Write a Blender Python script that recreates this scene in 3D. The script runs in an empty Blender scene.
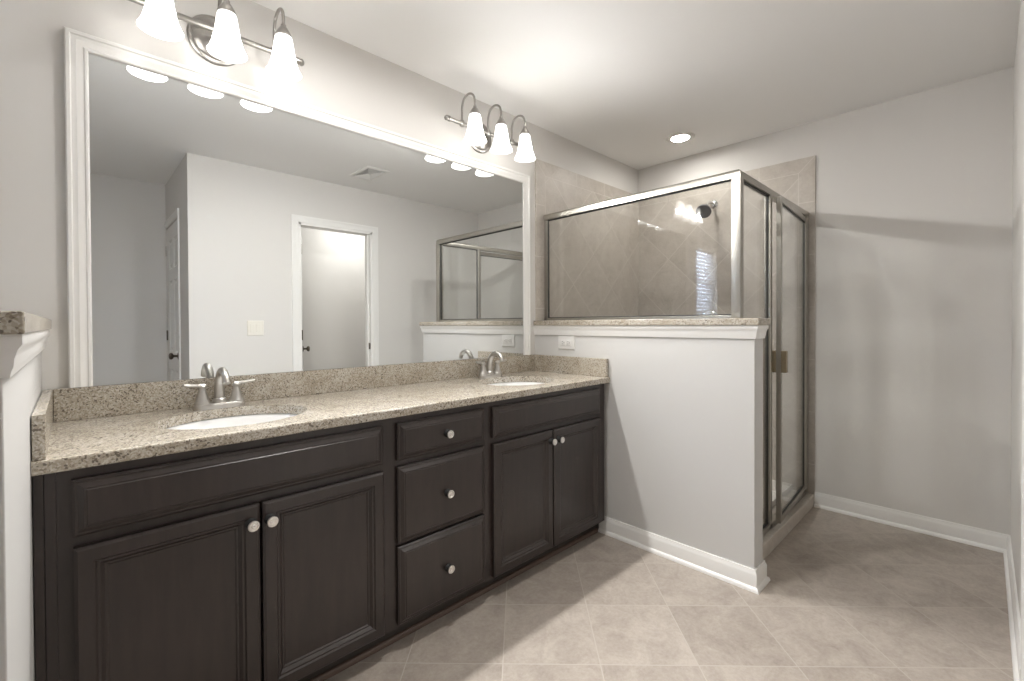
import bpy, bmesh, math, random
from mathutils import Vector, Matrix
random.seed(4)
S = bpy.context.scene
C = S.collection
PI = math.pi

# ---------------------------------------------------------------- camera
def set_camera():
    yaw, pitch, roll, f = math.radians(46.035), math.radians(-0.59), math.radians(-0.258), 456.2
    px, py = 511.9, 328.55
    fw = Vector((math.cos(yaw)*math.cos(pitch), math.sin(yaw)*math.cos(pitch), math.sin(pitch)))
    rt = Vector((math.sin(yaw), -math.cos(yaw), 0)); up = rt.cross(fw)
    r2 = rt*math.cos(roll) + up*math.sin(roll); u2 = -rt*math.sin(roll) + up*math.cos(roll)
    cd = bpy.data.cameras.new('camera'); co = bpy.data.objects.new('camera', cd); C.objects.link(co)
    m = Matrix((r2, u2, -fw)).transposed().to_4x4(); m.translation = Vector((0.187, -2.004, 1.168))
    co.matrix_world = m
    cd.sensor_fit = 'HORIZONTAL'; cd.sensor_width = 36; cd.lens = f/1024*36
    cd.shift_x = (512-px)/1024; cd.shift_y = (py-340.5)/1024
    cd.clip_start = 0.02
    S.camera = co
set_camera()

# ---------------------------------------------------------------- world, exposure, lights
w = bpy.data.worlds.new('sky'); S.world = w; w.use_nodes = True
bg = w.node_tree.nodes['Background']
bg.inputs[0].default_value = (0.62, 0.76, 1.0, 1); bg.inputs[1].default_value = 5.5
S.view_settings.view_transform = 'Standard'
S.view_settings.look = 'None'
S.view_settings.exposure = 2.45
S.view_settings.gamma = 1.0
S.view_settings.use_curve_mapping = False
S.cycles.max_bounces = 12; S.cycles.diffuse_bounces = 7; S.cycles.glossy_bounces = 6
S.cycles.transparent_max_bounces = 24; S.cycles.transmission_bounces = 8
S.cycles.sample_clamp_indirect = 4.0
S.cycles.caustics_reflective = False; S.cycles.caustics_refractive = False
S.cycles.use_denoising = True
SHADE_E = 0.42         # glow of the frosted shades
BULB_W = 12.0          # each vanity bulb
RECESS_E = 34.0       # recessed lens emission
ADDED_LAMP_W = 16.0         # unseen lamp added in the closet
WARM = (1.0, 0.988, 0.97)

# ---------------------------------------------------------------- materials
def newmat(name):
    m = bpy.data.materials.new(name); m.use_nodes = True
    nt = m.node_tree; b = nt.nodes['Principled BSDF']
    return m, nt, b
def N(nt, t, **kw):
    n = nt.nodes.new(t)
    for k, v in kw.items(): setattr(n, k, v)
    return n
def math_node(nt, op, a, b=None, c=None):
    n = N(nt, 'ShaderNodeMath', operation=op)
    for i, v in enumerate((a, b, c)):
        if v is None: continue
        if isinstance(v, (int, float)): n.inputs[i].default_value = v
        else: nt.links.new(v, n.inputs[i])
    return n.outputs[0]
def mix_col(nt, fac, a, b, mode='MIX'):
    n = N(nt, 'ShaderNodeMix', data_type='RGBA', blend_type=mode)
    for sock, v in ((n.inputs[0], fac), (n.inputs[6], a), (n.inputs[7], b)):
        if isinstance(v, (int, float)): sock.default_value = v
        elif isinstance(v, tuple): sock.default_value = (*v, 1)
        else: nt.links.new(v, sock)
    return n.outputs[2]
def ramp(nt, fac, stops, interp='LINEAR'):
    n = N(nt, 'ShaderNodeValToRGB'); n.color_ramp.interpolation = interp
    e = n.color_ramp.elements
    while len(e) < len(stops): e.new(0.5)
    for k, (p, c) in enumerate(stops):
        e[k].position = p; e[k].color = (*c, 1) if isinstance(c, tuple) else (c, c, c, 1)
    nt.links.new(fac, n.inputs[0]); return n.outputs[0]
def noise(nt, vec, scale, detail=3, rough=0.5, dist=0.0):
    n = N(nt, 'ShaderNodeTexNoise'); n.inputs['Scale'].default_value = scale
    n.inputs['Detail'].default_value = detail; n.inputs['Roughness'].default_value = rough
    n.inputs['Distortion'].default_value = dist
    nt.links.new(vec, n.inputs['Vector']); return n.outputs['Fac']
def pos(nt): return N(nt, 'ShaderNodeNewGeometry').outputs['Position']
def objco(nt): return N(nt, 'ShaderNodeTexCoord').outputs['Object']
def bump(nt, b, h, strength, dist=0.002):
    n = N(nt, 'ShaderNodeBump'); n.inputs['Strength'].default_value = strength; n.inputs['Distance'].default_value = dist
    nt.links.new(h, n.inputs['Height']); nt.links.new(n.outputs[0], b.inputs['Normal'])

def plain(name, col, rough=0.5, metal=0.0, spec=0.5, texture=0.0):
    m, nt, b = newmat(name)
    b.inputs['Base Color'].default_value = (*col, 1); b.inputs['Roughness'].default_value = rough
    b.inputs['Metallic'].default_value = metal; b.inputs['Specular IOR Level'].default_value = spec
    if texture:
        bump(nt, b, noise(nt, pos(nt), 260, 2), texture, 0.001)
    return m
M_WALL = plain('wall_paint', (0.67, 0.653, 0.628), 0.75, texture=0.06)
M_CEIL = plain('ceiling_paint', (0.855, 0.853, 0.845), 0.85, texture=0.06)
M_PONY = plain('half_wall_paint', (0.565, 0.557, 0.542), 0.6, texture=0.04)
M_TRIM = plain('trim_gloss_white', (0.80, 0.79, 0.77), 0.35)
M_DOOR = plain('door_white', (0.78, 0.78, 0.765), 0.4)
M_PORC = plain('porcelain', (0.86, 0.86, 0.85), 0.08)
M_PLAST = plain('white_plastic', (0.66, 0.65, 0.63), 0.35)
M_IVORY = plain('ivory_plastic', (0.76, 0.73, 0.66), 0.35)
M_DARK = plain('dark_slot', (0.02, 0.02, 0.02), 0.6)
M_BRONZE = plain('dark_bronze', (0.13, 0.11, 0.09), 0.35, metal=1.0)
M_HANDLE = plain('aged_nickel', (0.33, 0.275, 0.19), 0.35, metal=1.0)
M_GASKET = plain('rubber_seal', (0.03, 0.03, 0.028), 0.5)
M_CHROME = plain('chrome', (0.80, 0.80, 0.80), 0.12, metal=1.0)
M_PAN = plain('shower_pan_acrylic', (0.74, 0.72, 0.68), 0.3)
M_BLIND = plain('blind_slat_white', (0.80, 0.80, 0.80), 0.45)
def brushed(name, col, rough):
    m, nt, b = newmat(name)
    b.inputs['Base Color'].default_value = (*col, 1); b.inputs['Metallic'].default_value = 1
    r = noise(nt, objco(nt), 90, 2)
    nt.links.new(math_node(nt, 'MULTIPLY_ADD', r, 0.05, rough-0.025), b.inputs['Roughness'])
    return m
M_NICKEL = brushed('brushed_nickel', (0.52, 0.50, 0.47), 0.36)
M_FIXTURE = brushed('fixture_nickel', (0.36, 0.345, 0.325), 0.30)
M_RAIL = brushed('satin_aluminium', (0.43, 0.41, 0.37), 0.32)
M_KNOB = brushed('knob_nickel', (0.78, 0.76, 0.73), 0.32)

def cabinet_mat():
    m, nt, b = newmat('espresso_wood')
    oc = objco(nt)
    mp = N(nt, 'ShaderNodeMapping'); mp.inputs['Scale'].default_value = (14, 14, 1.6); nt.links.new(oc, mp.inputs[0])
    g = noise(nt, mp.outputs[0], 3.0, 5, 0.6)
    col = ramp(nt, g, [(0.25, (0.022, 0.0165, 0.0150)), (0.75, (0.038, 0.0270, 0.0240))])
    nt.links.new(col, b.inputs['Base Color'])
    b.inputs['Roughness'].default_value = 0.33; b.inputs['Specular IOR Level'].default_value = 0.55
    bump(nt, b, g, 0.03, 0.0005)
    return m
M_CAB = cabinet_mat()
M_TOE = plain('toe_kick_dark', (0.03, 0.024, 0.02), 0.5)
M_SHOE = plain('stained_shoe_moulding', (0.085, 0.052, 0.038), 0.5)

def granite(name, tone=1.0, red=0.0):
    m, nt, b = newmat(name)
    p = pos(nt)
    big = noise(nt, p, 7, 4, 0.6, 0.8)
    base = ramp(nt, big, [(0.3, (0.50*tone, 0.455*tone, 0.385*tone)), (0.5, (0.60*tone, 0.56*tone, 0.495*tone)), (0.7, (0.66*tone, 0.635*tone, 0.59*tone))])
    v = N(nt, 'ShaderNodeTexVoronoi'); v.inputs['Scale'].default_value = 270; nt.links.new(p, v.inputs['Vector'])
    sep = N(nt, 'ShaderNodeSeparateColor'); nt.links.new(v.outputs['Color'], sep.inputs[0])
    grain = ramp(nt, sep.outputs[0], [(0.0, (0.40, 0.335, 0.265)), (0.12, (0.66, 0.60, 0.51)), (0.34, (0.82, 0.78, 0.70)), (0.62, (1.0, 0.97, 0.92)), (0.86, (1.15, 1.13, 1.10))], 'CONSTANT')
    col = mix_col(nt, 0.8, base, grain, 'MULTIPLY')
    v2 = N(nt, 'ShaderNodeTexVoronoi'); v2.inputs['Scale'].default_value = 215; nt.links.new(p, v2.inputs['Vector'])
    s2 = N(nt, 'ShaderNodeSeparateColor'); nt.links.new(v2.outputs['Color'], s2.inputs[0])
    cl = noise(nt, p, 16, 3, 0.6)
    dm = math_node(nt, 'GREATER_THAN', s2.outputs[1], math_node(nt, 'MULTIPLY_ADD', cl, -0.5, 1.175))
    col = mix_col(nt, dm, col, (0.15, 0.125, 0.10))
    nt.links.new(col, b.inputs['Base Color'])
    b.inputs['Roughness'].default_value = 0.16; b.inputs['Specular IOR Level'].default_value = 0.6
    return m
M_GRANITE = granite('granite_beige', 0.80)
M_GRANITE_CAP = granite('granite_ledge', 0.80)

def tile_mat(name, dirs, offs, sizes, base_a, base_b, grout, rough=0.42, gw=0.004, border=None):
    """dirs: two unit vectors; lines where dot(P,dir) = off + k*size"""
    m, nt, b = newmat(name)
    p = pos(nt)
    cells, masks = [], []
    for d, o, s in zip(dirs, offs, sizes):
        dn = N(nt, 'ShaderNodeVectorMath', operation='DOT_PRODUCT'); nt.links.new(p, dn.inputs[0]); dn.inputs[1].default_value = d
        t = math_node(nt, 'MULTIPLY_ADD', dn.outputs['Value'], 1/s, -o/s)
        pp = math_node(nt, 'PINGPONG', t, 0.5)
        masks.append(math_node(nt, 'LESS_THAN', pp, gw/s/2)); cells.append(math_node(nt, 'FLOOR', t))
    mask = math_node(nt, 'MAXIMUM', masks[0], masks[1])
    if border:
        # border = (inside axis vector, limit, top z limit): straight pieces along two edges
        av, lim, ztop, j0, js = border
        dn = N(nt, 'ShaderNodeVectorMath', operation='DOT_PRODUCT'); nt.links.new(p, dn.inputs[0]); dn.inputs[1].default_value = av
        h = dn.outputs['Value']
        z = N(nt, 'ShaderNodeSeparateXYZ'); nt.links.new(p, z.inputs[0]); z = z.outputs[2]
        dh = math_node(nt, 'SUBTRACT', h, lim); dz = math_node(nt, 'SUBTRACT', z, ztop)
        inb_h = math_node(nt, 'GREATER_THAN', dh, 0.0); inb_z = math_node(nt, 'GREATER_THAN', dz, 0.0)
        inb = math_node(nt, 'MAXIMUM', inb_h, inb_z)
        edge = math_node(nt, 'LESS_THAN', math_node(nt, 'ABSOLUTE', math_node(nt, 'MAXIMUM', dh, dz)), gw/2)
        jz = math_node(nt, 'MULTIPLY', inb_h, math_node(nt, 'LESS_THAN', math_node(nt, 'PINGPONG', math_node(nt, 'MULTIPLY_ADD', z, 1/js, -j0[0]/js), 0.5), gw/js/2))
        jx = math_node(nt, 'MULTIPLY', inb_z, math_node(nt, 'LESS_THAN', math_node(nt, 'PINGPONG', math_node(nt, 'MULTIPLY_ADD', h, 1/js, -j0[1]/js), 0.5), gw/js/2))
        corner = math_node(nt, 'MULTIPLY', inb_h, inb_z)
        jj = math_node(nt, 'MULTIPLY', math_node(nt, 'MAXIMUM', jz, jx), math_node(nt, 'SUBTRACT', 1.0, corner))
        mit = math_node(nt, 'MULTIPLY', corner, math_node(nt, 'LESS_THAN', math_node(nt, 'ABSOLUTE', math_node(nt, 'SUBTRACT', dh, dz)), gw*0.7))
        bl = math_node(nt, 'MAXIMUM', edge, math_node(nt, 'MAXIMUM', jj, mit))
        mask = math_node(nt, 'MAXIMUM', math_node(nt, 'MULTIPLY', mask, math_node(nt, 'SUBTRACT', 1.0, inb)), bl)
    cx = N(nt, 'ShaderNodeCombineXYZ'); nt.links.new(cells[0], cx.inputs[0]); nt.links.new(cells[1], cx.inputs[1])
    wn = N(nt, 'ShaderNodeTexWhiteNoise', noise_dimensions='2D'); nt.links.new(cx.outputs[0], wn.inputs['Vector'])
    # clouding inside each tile, shifted per tile
    sh = N(nt, 'ShaderNodeVectorMath', operation='MULTIPLY_ADD'); nt.links.new(wn.outputs['Color'], sh.inputs[0]); sh.inputs[1].default_value = (7, 7, 7); nt.links.new(p, sh.inputs[2])
    n1 = noise(nt, sh.outputs[0], 9, 8, 0.72, 0.6); n2 = noise(nt, sh.outputs[0], 75, 4, 0.7)
    f = math_node(nt, 'MULTIPLY_ADD', n2, 0.45, math_node(nt, 'MULTIPLY_ADD', n1, 1.0, -0.22))
    f = math_node(nt, 'MULTIPLY_ADD', wn.outputs['Value'], 0.16, math_node(nt, 'SUBTRACT', f, 0.08))
    col = ramp(nt, f, [(0.25, base_a), (0.72, base_b)])
    col = mix_col(nt, mask, col, grout)
    nt.links.new(col, b.inputs['Base Color'])
    nt.links.new(math_node(nt, 'MULTIPLY_ADD', mask, 0.4, rough), b.inputs['Roughness'])
    bump(nt, b, math_node(nt, 'MULTIPLY_ADD', n2, 0.12, math_node(nt, 'SUBTRACT', 1.0, mask)), 0.35, 0.0015)
    return m
q = math.sqrt(0.5)
M_FLOOR = tile_mat('floor_tile', [(q, -q, 0), (q, q, 0)], [1.485, 0.27], [0.334, 0.3325],
                   (0.262, 0.224, 0.190), (0.438, 0.386, 0.338), (0.455, 0.410, 0.363), 0.38, gw=0.004)
TA, TB, TG = (0.41, 0.368, 0.320), (0.55, 0.508, 0.456), (0.61, 0.572, 0.525)
M_TILE_BACK = tile_mat('shower_tile_mirror_wall', [(-q, 0, q), (q, 0, q)], [-1.267*q, 4.62*q], [0.467*q, 0.467*q],
                       TA, TB, TG, border=((-1, 0, 0), -2.418, 2.13, (1.935, -2.75), 0.334))
M_TILE_FAR = tile_mat('shower_tile_end_wall', [(0, q, q), (0, -q, q)], [0.932*q, 1.48*q], [0.4635*q, 0.4635*q],
                      TA, TB, TG, border=((0, -1, 0), 1.165, 2.13, (1.935, 0.93), 0.334))
M_TILE_CURB = tile_mat('curb_tile', [(1, 0, 0), (0, 1, 0)], [2.43, -5.0], [0.334, 10.0], TA, TB, TG)
M_TILE_IN = tile_mat('half_wall_tile', [(0, q, q), (0, -q, q)], [0.1, 0.2], [0.33, 0.33], TA, TB, TG)

def mirror_mat():
    m, nt, b = newmat('mirror_silver')
    b.inputs['Base Color'].default_value = (0.79, 0.805, 0.80, 1); b.inputs['Metallic'].default_value = 1; b.inputs['Roughness'].default_value = 0.0
    return m
M_MIRROR = mirror_mat()
def glass_mat(name, tint, boost=1.0):
    m = bpy.data.materials.new(name); m.use_nodes = True; nt = m.node_tree; nt.nodes.clear()
    out = N(nt, 'ShaderNodeOutputMaterial'); mx = N(nt, 'ShaderNodeMixShader')
    tr = N(nt, 'ShaderNodeBsdfTransparent'); tr.inputs[0].default_value = (*tint, 1)
    gl = N(nt, 'ShaderNodeBsdfGlossy'); gl.inputs['Roughness'].default_value = 0.0; gl.inputs['Color'].default_value = (1, 1, 1, 1)
    fr = N(nt, 'ShaderNodeFresnel')                    # same reflectance at the front and the back face of the sheet
    bf = N(nt, 'ShaderNodeNewGeometry').outputs['Backfacing']
    nt.links.new(math_node(nt, 'MULTIPLY_ADD', bf, 1/1.5-1.5, 1.5), fr.inputs['IOR'])
    fac = math_node(nt, 'MULTIPLY', fr.outputs[0], boost)
    nt.links.new(fac, mx.inputs[0]); nt.links.new(tr.outputs[0], mx.inputs[1]); nt.links.new(gl.outputs[0], mx.inputs[2])
    nt.links.new(mx.outputs[0], out.inputs['Surface'])
    return m
M_GLASS = glass_mat('shower_glass', (0.988, 0.992, 0.988))
M_PANE = glass_mat('window_glass', (0.97, 0.98, 0.98))
def glow(name, col, e):
    m, nt, b = newmat(name)
    b.inputs['Base Color'].default_value = (0.9, 0.9, 0.9, 1); b.inputs['Roughness'].default_value = 0.4
    b.inputs['Emission Color'].default_value = (*col, 1); b.inputs['Emission Strength'].default_value = e
    return m
def shade_mat():
    """frosted bell glass: lets part of the bulb's light through and glows"""
    m = bpy.data.materials.new('frosted_shade_glass'); m.use_nodes = True; nt = m.node_tree; nt.nodes.clear()
    out = N(nt, 'ShaderNodeOutputMaterial'); mx = N(nt, 'ShaderNodeMixShader'); ad = N(nt, 'ShaderNodeAddShader')
    tr = N(nt, 'ShaderNodeBsdfTransparent'); tl = N(nt, 'ShaderNodeBsdfTranslucent'); em = N(nt, 'ShaderNodeEmission')
    tl.inputs[0].default_value = (0.55, 0.54, 0.52, 1); em.inputs[0].default_value = (1, 0.98, 0.95, 1)
    n = noise(nt, objco(nt), 45, 3); st = math_node(nt, 'MULTIPLY_ADD', n, 0.5*SHADE_E, 0.75*SHADE_E); nt.links.new(st, em.inputs[1])
    sx = N(nt, 'ShaderNodeSeparateXYZ'); nt.links.new(objco(nt), sx.inputs[0])     # less clear towards the neck, added to hold light off the ceiling
    mr = N(nt, 'ShaderNodeMapRange'); nt.links.new(sx.outputs[2], mr.inputs[0])
    for k, v in zip((1, 2, 3, 4), (-0.074, -0.056, 0.65, 0.07)): mr.inputs[k].default_value = v
    nt.links.new(mr.outputs[0], mx.inputs[0])
    nt.links.new(tl.outputs[0], mx.inputs[1]); nt.links.new(tr.outputs[0], mx.inputs[2])
    nt.links.new(mx.outputs[0], ad.inputs[0]); nt.links.new(em.outputs[0], ad.inputs[1]); nt.links.new(ad.outputs[0], out.inputs['Surface'])
    return m
M_SHADE = shade_mat()
M_LENS = glow('recessed_lens', (1, 0.97, 0.92), RECESS_E)
M_LENS_FILL = glow('added_fill_lens', (1, 0.98, 0.95), 100.0)  # lens of the added fill light in front of the vanity
M_LAMP = glow('added_lamp_glass', (1, 0.97, 0.93), 4.0)

# ---------------------------------------------------------------- mesh helpers (world coordinates in)
def BM(): return bmesh.new()
def box(bm, x0, x1, y0, y1, z0, z1, bev=0.0):
    r = bmesh.ops.create_cube(bm, size=1)
    bmesh.ops.scale(bm, vec=(abs(x1-x0), abs(y1-y0), abs(z1-z0)), verts=r['verts'])
    bmesh.ops.translate(bm, vec=((x0+x1)/2, (y0+y1)/2, (z0+z1)/2), verts=r['verts'])
    if bev:
        es = list({e for v in r['verts'] for e in v.link_edges})
        bmesh.ops.bevel(bm, geom=es, offset=bev, segments=2, profile=0.7, affect='EDGES')
    return bm
def lathe(bm, prof, origin=(0, 0, 0), axis='Z', seg=32, cap=True):
    """prof: list of (radius, height) along the axis"""
    rings = []
    o = Vector(origin)
    for r, h in prof:
        ring = []
        for k in range(seg):
            a = 2*PI*k/seg; c, s = r*math.cos(a), r*math.sin(a)
            v = {'Z': (c, s, h), 'Y': (c, -h, s), 'X': (-h, c, s)}[axis]   # Y/X: height points towards -Y / -X
            ring.append(bm.verts.new(o+Vector(v)))
        rings.append(ring)
    for a, b in zip(rings, rings[1:]):
        for k in range(seg):
            bm.faces.new((a[k], a[(k+1) % seg], b[(k+1) % seg], b[k]))
    if cap:
        bm.faces.new(rings[0][::-1]); bm.faces.new(rings[-1])
    return bm
def smooth_path(pts, n=6):
    P = [Vector(p) for p in pts]; out = []
    for i in range(len(P)-1):
        p0 = P[max(i-1, 0)]; p1 = P[i]; p2 = P[i+1]; p3 = P[min(i+2, len(P)-1)]
        for k in range(n):
            t = k/n
            out.append(0.5*((2*p1)+(-p0+p2)*t+(2*p0-5*p1+4*p2-p3)*t*t+(-p0+3*p1-3*p2+p3)*t**3))
    out.append(P[-1]); return out
def tube(bm, pts, rad, seg=14, squash=None):
    """rad: number or list; squash: list of vertical scale factors"""
    P = [Vector(p) for p in pts]
    n = len(P)
    R_ = [rad]*n if isinstance(rad, (int, float)) else [rad[0]+(0)*1 if len(rad) == 1 else _lerp(rad, i/(n-1)) for i in range(n)]
    Q_ = [1]*n if squash is None else [_lerp(squash, i/(n-1)) for i in range(n)]
    rings = []; ref = None
    for i in range(n):
        t = (P[min(i+1, n-1)]-P[max(i-1, 0)]).normalized()
        if ref is None: ref = Vector((0, 0, 1)) if abs(t.z) < 0.9 else Vector((1, 0, 0))
        ref = (ref-t*ref.dot(t)).normalized(); b = t.cross(ref)
        rings.append([bm.verts.new(P[i]+R_[i]*(ref*math.cos(a)*Q_[i]+b*math.sin(a))) for a in [2*PI*k/seg for k in range(seg)]])
    for a, b in zip(rings, rings[1:]):
        for k in range(seg): bm.faces.new((a[k], a[(k+1) % seg], b[(k+1) % seg], b[k]))
    bm.faces.new(rings[0][::-1]); bm.faces.new(rings[-1])
    return bm
def _lerp(l, t):
    x = t*(len(l)-1); i = min(int(x), len(l)-2); return l[i]*(1-(x-i))+l[i+1]*(x-i)
def sweep(bm, path, prof, to3, closed=False):
    """path: 2D points; prof: (offset to the left of travel, rise); to3(u, v, rise) -> 3D. Mitred corners."""
    P = [Vector(p) for p in path]; n = len(P); rings = []
    for i in range(n):
        d0 = (P[i]-P[i-1]).normalized() if (i > 0 or closed) else None
        d1 = (P[(i+1) % n]-P[i]).normalized() if (i < n-1 or closed) else None
        if d0 is None: d0 = d1
        if d1 is None: d1 = d0
        n0 = Vector((-d0.y, d0.x)); n1 = Vector((-d1.y, d1.x)); mt = (n0+n1)/(1+n0.dot(n1))
        rings.append([bm.verts.new(to3(*(P[i]+mt*o), h)) for o, h in prof])
    m = len(prof)
    pairs = list(zip(rings, rings[1:])) + ([(rings[-1], rings[0])] if closed else [])
    for a, b in pairs:
        for k in range(m): bm.faces.new((a[k], a[(k+1) % m], b[(k+1) % m], b[k]))
    if not closed:
        bm.faces.new(rings[0][::-1]); bm.faces.new(rings[-1])
    return bm
def nested(bm, x0, x1, z0, z1, loops, y0, to3=None):
    """front made of nested rectangles: loops = (inset, depth towards the room); back at y0"""
    to3 = to3 or (lambda x, d, z: (x, y0-d, z))
    rings = []
    for ins, d in loops:
        rings.append([bm.verts.new(to3(x, d, z)) for x, z in ((x0+ins, z0+ins), (x1-ins, z0+ins), (x1-ins, z1-ins), (x0+ins, z1-ins))])
    for a, b in zip(rings, rings[1:]):
        for k in range(4): bm.faces.new((a[k], a[(k+1) % 4], b[(k+1) % 4], b[k]))
    bm.faces.new(rings[-1]); bm.faces.new(rings[0][::-1])
    return bm
def tag(o, label=None, cat=None, group=None, kind=None):
    if label: o['label'] = label
    if cat: o['category'] = cat
    if group: o['group'] = group
    if kind: o['kind'] = kind
    return o
def world_origin(p):
    v = Vector((0, 0, 0))
    while p is not None: v += p.location; p = p.parent
    return v
def obj(name, bm, mat, parent=None, origin=None, smooth=None, bevel=0.0):
    """link a bmesh (world coordinates) as one mesh object; origin only for top-level objects"""
    bmesh.ops.recalc_face_normals(bm, faces=bm.faces)
    off = world_origin(parent) if parent else Vector(origin or (0, 0, 0))
    bmesh.ops.translate(bm, vec=-off, verts=bm.verts)
    me = bpy.data.meshes.new(name); bm.to_mesh(me); bm.free()
    me.materials.append(mat)
    o = bpy.data.objects.new(name, me); C.objects.link(o)
    if parent: o.parent = parent
    else: o.location = off
    if smooth is not None:
        for p in me.polygons: p.use_smooth = True
        try: me.set_sharp_from_angle(angle=math.radians(smooth))
        except Exception: pass
    if bevel:
        mod = o.modifiers.new('bevel', 'BEVEL'); mod.width = bevel; mod.segments = 2; mod.limit_method = 'ANGLE'; mod.angle_limit = math.radians(40)
        for p in me.polygons: p.use_smooth = True
        mod.harden_normals = True
    return o
def empty(name, loc, label, cat, group=None):
    o = bpy.data.objects.new(name, None); C.objects.link(o); o.location = loc; o.empty_display_size = 0.05
    return tag(o, label, cat, group)
def struct(name, bm, mat, parent=None, **k):
    o = obj(name, bm, mat, parent, **k)
    if not parent: tag(o, kind='structure')
    return o
def copy_tree(o, parent=None, loc=None, skip_light=False):
    c = o.copy(); C.objects.link(c)
    if parent: c.parent = parent
    if loc is not None: c.location = loc
    for ch in list(o.children): copy_tree(ch, c)
    return c

# ---------------------------------------------------------------- dimensions
XF, D, H = 3.582, 2.098, 2.44          # end wall, right wall (y = -D), ceiling
XP, PW, YP = 2.322, 0.108, -1.31       # shower half wall face, thickness, free end
X0, Y0L = 0.119, -1.08                 # left half wall face, free end
ZC, ZB = 0.872, 0.973                  # counter top, splash top
ZCAP, TCAP = 1.188, 0.031
XL = -1.45                             # far left wall (tub side)
XK, D3 = 0.81, 3.187                   # alcove corner, alcove back wall
T = 0.115

# ---------------------------------------------------------------- large structure
struct('floor', box(BM(), XL-T, XF+T, -3.75, T, -0.1, 0), M_FLOOR)
struct('ceiling', box(BM(), XL-T, XF+T, -3.75, T, H, H+0.1), M_CEIL)
# mirror wall with the tub window opening
WX0, WX1, WZ0, WZ1 = -0.62, -0.05, 1.22, 2.0
bm = BM()
box(bm, XL, WX0, 0, T, 0, H); box(bm, WX1, XF+T, 0, T, 0, H); box(bm, WX0, WX1, 0, T, 0, WZ0); box(bm, WX0, WX1, 0, T, WZ1, H)
struct('wall_mirror', bm, M_WALL)
struct('wall_end', box(BM(), XF, XF+T, -3.75, 0, 0, H), M_WALL)
struct('wall_left', box(BM(), XL-T, XL, -3.75, T, 0, H), M_WALL)
# right wall with the closet doorway; alcove return; back walls
DX0, DX1, DZ = 1.593, 2.267, 2.047
bm = BM()
box(bm, XK, DX0, -D-T, -D, 0, H); box(bm, DX1, XF, -D-T, -D, 0, H); box(bm, DX0, DX1, -D-T, -D, DZ, H)
struct('wall_right', bm, M_WALL)
AY0, AY1 = -2.52, -3.165               # door opening in the alcove return
struct('wall_alcove', box(BM(), XK, XK+T, AY0, -D-T, 0, H), M_WALL)
struct('wall_alcove_corner', box(BM(), XK, XK+T, -D3, AY1, 0, H), M_WALL)
struct('wall_alcove_lintel', box(BM(), XK, XK+T, AY1, AY0, 2.04, H), M_WALL)
struct('wall_back', box(BM(), XL, XF, -D3-T, -D3, 0, H), M_WALL)
struct('wall_closet', box(BM(), 1.14, 1.22, -D3, -D-T, 0, H), M_WALL)
# half walls
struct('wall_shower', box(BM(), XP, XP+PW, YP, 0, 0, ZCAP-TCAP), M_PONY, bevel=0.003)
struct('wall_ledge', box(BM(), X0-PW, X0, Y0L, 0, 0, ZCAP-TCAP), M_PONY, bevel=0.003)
# shower tile
TT = 0.010
struct('wall_tile_mirror_side', box(BM(), XP+0.008, XF, -TT, 0, 0, 2.222), M_TILE_BACK)
struct('wall_tile_end', box(BM(), XF-TT, XF, -1.257, 0, 0, 2.222), M_TILE_FAR)
struct('wall_tile_half', box(BM(), XP+PW, XP+PW+TT, YP+0.11, -TT, 0, ZCAP-TCAP-0.001), M_TILE_IN)

# baseboards
BASE = [(0, 0), (0.024, 0), (0.023, 0.008), (0.019, 0.015), (0.013, 0.019), (0.013, 0.068), (0.011, 0.076), (0.008, 0.082), (0.007, 0.091), (0, 0.091)]
flat = lambda u, v, h: (u, v, h)
def baseboard(name, path): return struct(name, sweep(BM(), path, BASE, flat), M_TRIM, smooth=30)
baseboard('baseboard_end', [(2.327, -D), (XF, -D), (XF, -1.257)])
baseboard('baseboard_shower', [(XP+PW, -1.262), (XP+PW, YP), (XP, YP), (XP, -0.503)])
baseboard('baseboard_right', [(XK, AY0+0.06), (XK, -D), (1.533, -D)])
baseboard('baseboard_back', [(XL, 0), (XL, -D3), (XK, -D3)])
# crown under the half wall ledges
CROWN = [(0, 1.098), (0.006, 1.098), (0.007, 1.106), (0.009, 1.112), (0.010, 1.124), (0.013, 1.136), (0.017, 1.143), (0.017, 1.157), (0, 1.157)]
CROWNL = [(o*1.15, z) for o, z in CROWN]
struct('trim_1', sweep(BM(), [(XP, -0.001), (XP, YP), (XP+PW, YP), (XP+PW, -1.25)], [(-o, z) for o, z in CROWN], flat), M_TRIM, smooth=35)
struct('trim_2', sweep(BM(), [(X0, -0.001), (X0, Y0L), (X0-PW, Y0L), (X0-PW, -0.001)][::-1], [(-o, z) for o, z in CROWNL], flat), M_TRIM, smooth=35)

# door casings (structure) on the right wall and the alcove return
CASE = [(0, 0), (0.058, 0), (0.058, 0.011), (0.050, 0.012), (0.044, 0.010), (0.016, 0.008), (0.009, 0.009), (0.004, 0.007), (0, 0.006)]
def casing(name, u0, u1, z1, to3, parent=None):
    return struct(name, sweep(BM(), [(u1, 0), (u1, z1), (u0, z1), (u0, 0)][::-1], CASE, to3), M_TRIM, parent, smooth=35)

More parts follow.
